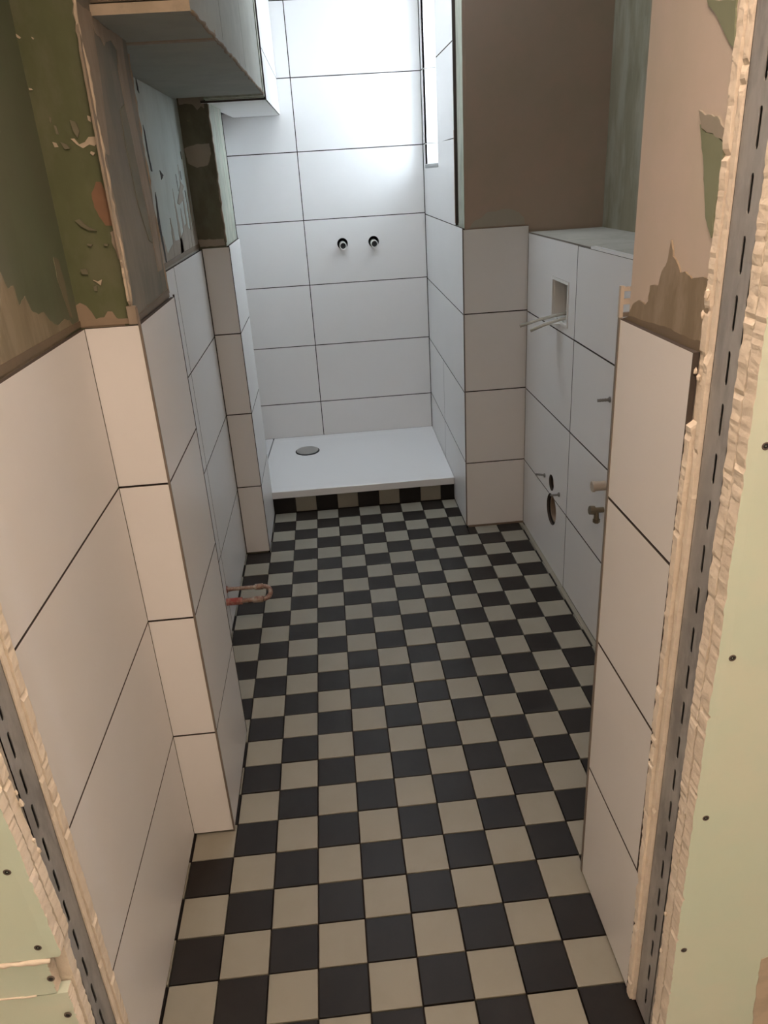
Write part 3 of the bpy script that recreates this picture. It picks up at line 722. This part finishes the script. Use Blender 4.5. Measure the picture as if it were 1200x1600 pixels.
tray = thing('shower_tray', 'flat white shower tray behind the checkered step', 'shower tray', (0, 0, 0))
def tray_mesh():
    xl, xr2, y0, y1 = -2.72, 6.63, 23.86, 31.38
    zt = lambda y: 1.20 + (y - y0) / (y1 - y0) * 0.18
    nx, ny = 28, 22
    cx, cy = -0.42, 28.9
    verts, faces = [], []
    for j in range(ny + 1):
        for i in range(nx + 1):
            y = y0 + (y1 - y0) * j / ny
            l = -2.03 if y < 24.02 else xl + (y - 24.0) / 7.4 * 0.42 + 0.02
            x = l + (xr2 - l) * i / nx
            e = min(x - l, xr2 - x, y - y0, y1 - y)
            dip = 0.0 if e < 0.25 else min(1.0, (e - 0.25) / 0.5) * 0.03 * max(0.3, 1 - ((x - cx) ** 2 + (y - cy) ** 2) ** 0.5 / 8)
            verts.append((x, y, zt(y) - dip))
    W = nx + 1
    for j in range(ny):
        for i in range(nx): faces.append((j * W + i, j * W + i + 1, (j + 1) * W + i + 1, (j + 1) * W + i))
    # skirt: rounded lip, then down
    rim = [i for i in range(W)] + [j * W + nx for j in range(1, ny + 1)] + [ny * W + i for i in range(nx - 1, -1, -1)] + [j * W for j in range(ny - 1, 0, -1)]
    prev = rim
    for dn, dz in ((0.03, -0.025), (0.03, -0.35)):
        cur = []
        for r_ in rim:
            x, y, z = verts[r_]
            yy = y - dn if y <= y0 + 1e-6 else y
            cur.append(len(verts)); verts.append((x, yy, z + dz))
        for a in range(len(rim)):
            b2 = (a + 1) % len(rim)
            faces.append((prev[a], prev[b2], cur[b2], cur[a]))
        prev = cur
    faces.append(tuple(prev))
    return verts, faces
v, fcs = tray_mesh()
mesh('tray', v, fcs, 'tray', tray, smooth=False)
# white strip closing the gap between the tray and the left shower wall
gapf = Fr((0, 23.86, 1.205), (1, 0, 0), Vector((0, 7.52, 0.18)).normalized(), (0, 0, 1))
slab('filler_strip', gapf, [(-2.93, 0.2), (-2.76, 0.2), (-2.34, 7.5), (-2.93, 7.5)], 0.3, 'tray', wsl)
dr = Fr((-0.40, 29.05, 1.318), (1, 0, 0), Vector((0, 7.5, 0.18)).normalized(), (0, 0, 1))
slab('drain_well', dr, circ(0, 0, 0.64, 40), 0.03, 'black', tray, n0=-0.005)
dc = slab('drain_cover', dr, circ(0, 0, 0.58, 40), 0.03, 'chrome', tray, n0=0.045, label='round brushed metal drain cover')
box('edge_gap', (-2.03, 23.95, 0.80), (6.64, 24.05, 0.86), 'black', plinth)

# ------------------------------------------------------------------ shower mixer pipe stubs
for k, (x, z) in enumerate(HOLES):
    side = 'left' if k == 0 else 'right'
    t = thing('pipe_stub', '%s of the two open white pipe stubs in the shower back wall' % side, 'pipe', (x, YB, z), 'mixer connection stubs')
    d = Vector((0.02, -1, -0.10))
    ring('sleeve', (x, YB + 0.7, z), (0, -1, 0), 0.27, 0.255, 0.72, 'black', t, n=24)
    ring('pipe', (x, YB + 0.4, z - 0.075), Vector((0.02, -1, -0.02)), 0.178, 0.142, 0.78, 'white_plastic', t, n=28)
    tube('bore', [(x, YB + 0.2, z - 0.08), (x, YB - 0.33, z - 0.09)], 0.144, 'black', t, n=20)  # solid black core stands in for the shade inside the open pipe

# ------------------------------------------------------------------ flush plate opening
t = thing('flush_opening_frame', 'white plastic frame lining the square flush opening', 'frame', (9.2, 16.5, 10.2))
def sq_ring(name, fr, a, b2, depth, mm, parent, n0=0.0):
    return slab(name, fr, rect(*a), depth, mm, parent, holes=[rect(*b2)], n0=n0)
sq_ring('frame', fx(9.2, -1), (OY0 + .01, OZ0 + .01, OY1 - .01, OZ1 - .01), (OY0 + .10, OZ0 + .09, OY1 - .09, OZ1 - .10), 0.25, 'white_plastic', t, n0=0.03)
box('liner', (9.25, OY1 - .13, OZ0 + .1), (10.2, OY1 - .09, OZ1 - .1), 'white_plastic', t)
box('liner', (9.25, OY0 + .10, OZ0 + .1), (10.6, OY0 + .14, OZ1 - .1), 'white_plastic', t)
box('liner', (9.25, OY0 + .1, OZ0 + .1), (10.6, OY1 - .1, OZ0 + .14), 'white_plastic', t)
box('liner', (9.25, OY0 + .1, OZ1 - .14), (10.6, OY1 - .1, OZ1 - .1), 'grey_plastic', t)
box('valve_block', (10.6, OY0 + .1, OZ0 + .1), (10.7, OY1 - .1, OZ1 - .1), 'grey_plastic', t)
box('valve_block', (9.6, OY0 + .16, OZ0 + .2), (10.5, OY0 + .55, OZ1 - .2), 'black', t)
for k, (ya, za, L, yb, zb_) in enumerate(((16.9, 9.72, 1.25, 16.95, 9.42), (16.2, 9.72, 1.05, 16.3, 9.36))):
    tube('flush_tube', [(9.6, ya, za + .03), (9.3, ya, za), (9.2 - L * .5, (ya + yb) / 2, (za + zb_) / 2 + .02), (9.2 - L, yb, zb_)], 0.055, 'clear', None, n=10,
         label=('longer' if k == 0 else 'shorter') + ' cloudy plastic tube sticking out of the square flush opening', category='tube', group='tubes in the flush opening')
o = box('protection_flap', (8.72, 16.3, 9.50), (9.25, 16.8, 9.53), 'white_plastic', label='small white flap under the tubes of the flush opening', category='flap')

# waste and water pipes behind the holes
ring('waste_pipe', (9.32, OV[0], OV[1]), (1, 0, 0), 0.55, 0.49, 1.8, 'pvc', None, n=32, label='brown waste pipe inside the large round hole in the boxing', category='pipe')
ring('water_sleeve', (9.34, SM[0], SM[1]), (1, 0, 0), 0.27, 0.2, 1.5, 'pvc', None, n=24, label='dark pipe sleeve inside the small round hole above the waste hole', category='pipe')

def rod(label, y, z, L, r=0.045, dz=0.0):
    t = thing('threaded_rod', label, 'bolt', (9.2, y, z), 'threaded rods in the boxing')
    pts = []; rr = []
    n = int(L / 0.035)
    for k in range(n + 1):
        pts.append((9.25 - L * k / n, y, z + dz * k / n)); rr.append(r * (1.0 if k % 2 else 0.82))
    tube('rod', pts, rr, 'rod', t, n=10)
    ring('washer', (9.205, y, z), (-1, 0, 0), 0.085, 0.03, 0.05, 'rod', t, n=12)
    return t
rod('short steel bolt left of the small round hole', 17.6, 3.46, 0.42, dz=0.08)
rod('short steel bolt right of the large round hole', 15.68, 3.44, 0.38)
rod('grey steel bolt high on the tiled boxing by the near corner', 11.3, 8.23, 0.42, 0.05)

t = thing('pipe_plug', 'beige plastic plug on the boxing above the brass valve', 'plug', (9.2, 11.2, 5.6))
tube('body', [(9.22, 11.25, 5.58), (8.80, 11.25, 5.58)], 0.15, 'beige_plastic', t, n=24)
ring('collar', (8.86, 11.25, 5.58), (-1, 0, 0), 0.175, 0.06, 0.07, 'beige_plastic', t, n=24)
t = thing('angle_valve', 'dull brass angle valve low on the boxing beside near corner', 'valve', (9.2, 11.2, 4.8))
tube('body', [(9.22, 11.25, 4.78), (8.82, 11.25, 4.78)], 0.085, 'bronze', t, n=16)
tube('handle', [(8.92, 11.25, 4.78), (8.76, 11.25, 4.80)], 0.135, 'bronze', t, n=8)
tube('outlet', [(8.98, 11.25, 4.78), (8.98, 11.2, 4.42)], [0.07, 0.09], 'bronze', t, n=12)
ring('nut', (8.98, 11.2, 4.5), (0, 0, -1), 0.11, 0.03, 0.12, 'bronze', t, n=6)

# ------------------------------------------------------------------ copper pipe loop on the left recess wall
t = thing('copper_pipe_loop', 'dirty copper pipe loop with red sleeve jutting from left recess wall', 'pipe', (-3.05, 13.9, 1.4))
PL = (13.82, 1.27); PU = (14.2, 1.56)
def lerp(a, b2, s_): return a + (b2 - a) * s_
up_, lo_ = [], []
x_end = -1.78
pts = [(-3.1, PU[0], PU[1]), (x_end, PU[0], PU[1])]
tube('upper_pipe', [(lerp(-3.1, x_end, k / 10), PU[0], PU[1]) for k in range(11)], [0.085 if k < 2 else 0.07 for k in range(11)], 'pipe', t, n=12)
tube('lower_pipe', [(lerp(-3.1, x_end, k / 10), PL[0], PL[1]) for k in range(11)], 0.085, 'pipe', t, n=12)
arc = []
for k in range(13):
    w = math.pi * k / 12
    cm = ((PU[0] + PL[0]) / 2, (PU[1] + PL[1]) / 2); h = ((PU[0] - PL[0]) / 2, (PU[1] - PL[1]) / 2)
    arc.append((x_end + 0.26 * math.sin(w), cm[0] + h[0] * math.cos(w), cm[1] + h[1] * math.cos(w)))
tube('bend', arc, 0.085, 'pipe', t, n=12)
tube('fitting', [(x_end - 0.28, PU[0], PU[1]), (x_end, PU[0], PU[1])], 0.105, 'pipe', t, n=14)
tube('fitting', [(x_end - 0.36, PL[0], PL[1]), (x_end, PL[0], PL[1])], 0.115, 'pipe', t, n=14)
tube('sleeve', [(-3.06, PL[0], PL[1]), (-2.5, PL[0], PL[1])], 0.13, 'pipered', t, n=16, label='red pipe sleeve')
ring('rosette_hole', (-3.04, PU[0], PU[1]), (1, 0, 0), 0.13, 0.07, 0.02, 'pipered', t, n=16)
tube('pipe_end', [(-3.06, 12.9, 0.14), (-2.93, 12.9, 0.14)], 0.06, 'pipered', None, n=10, label='tiny red pipe end at the foot of the left recess wall', category='pipe')
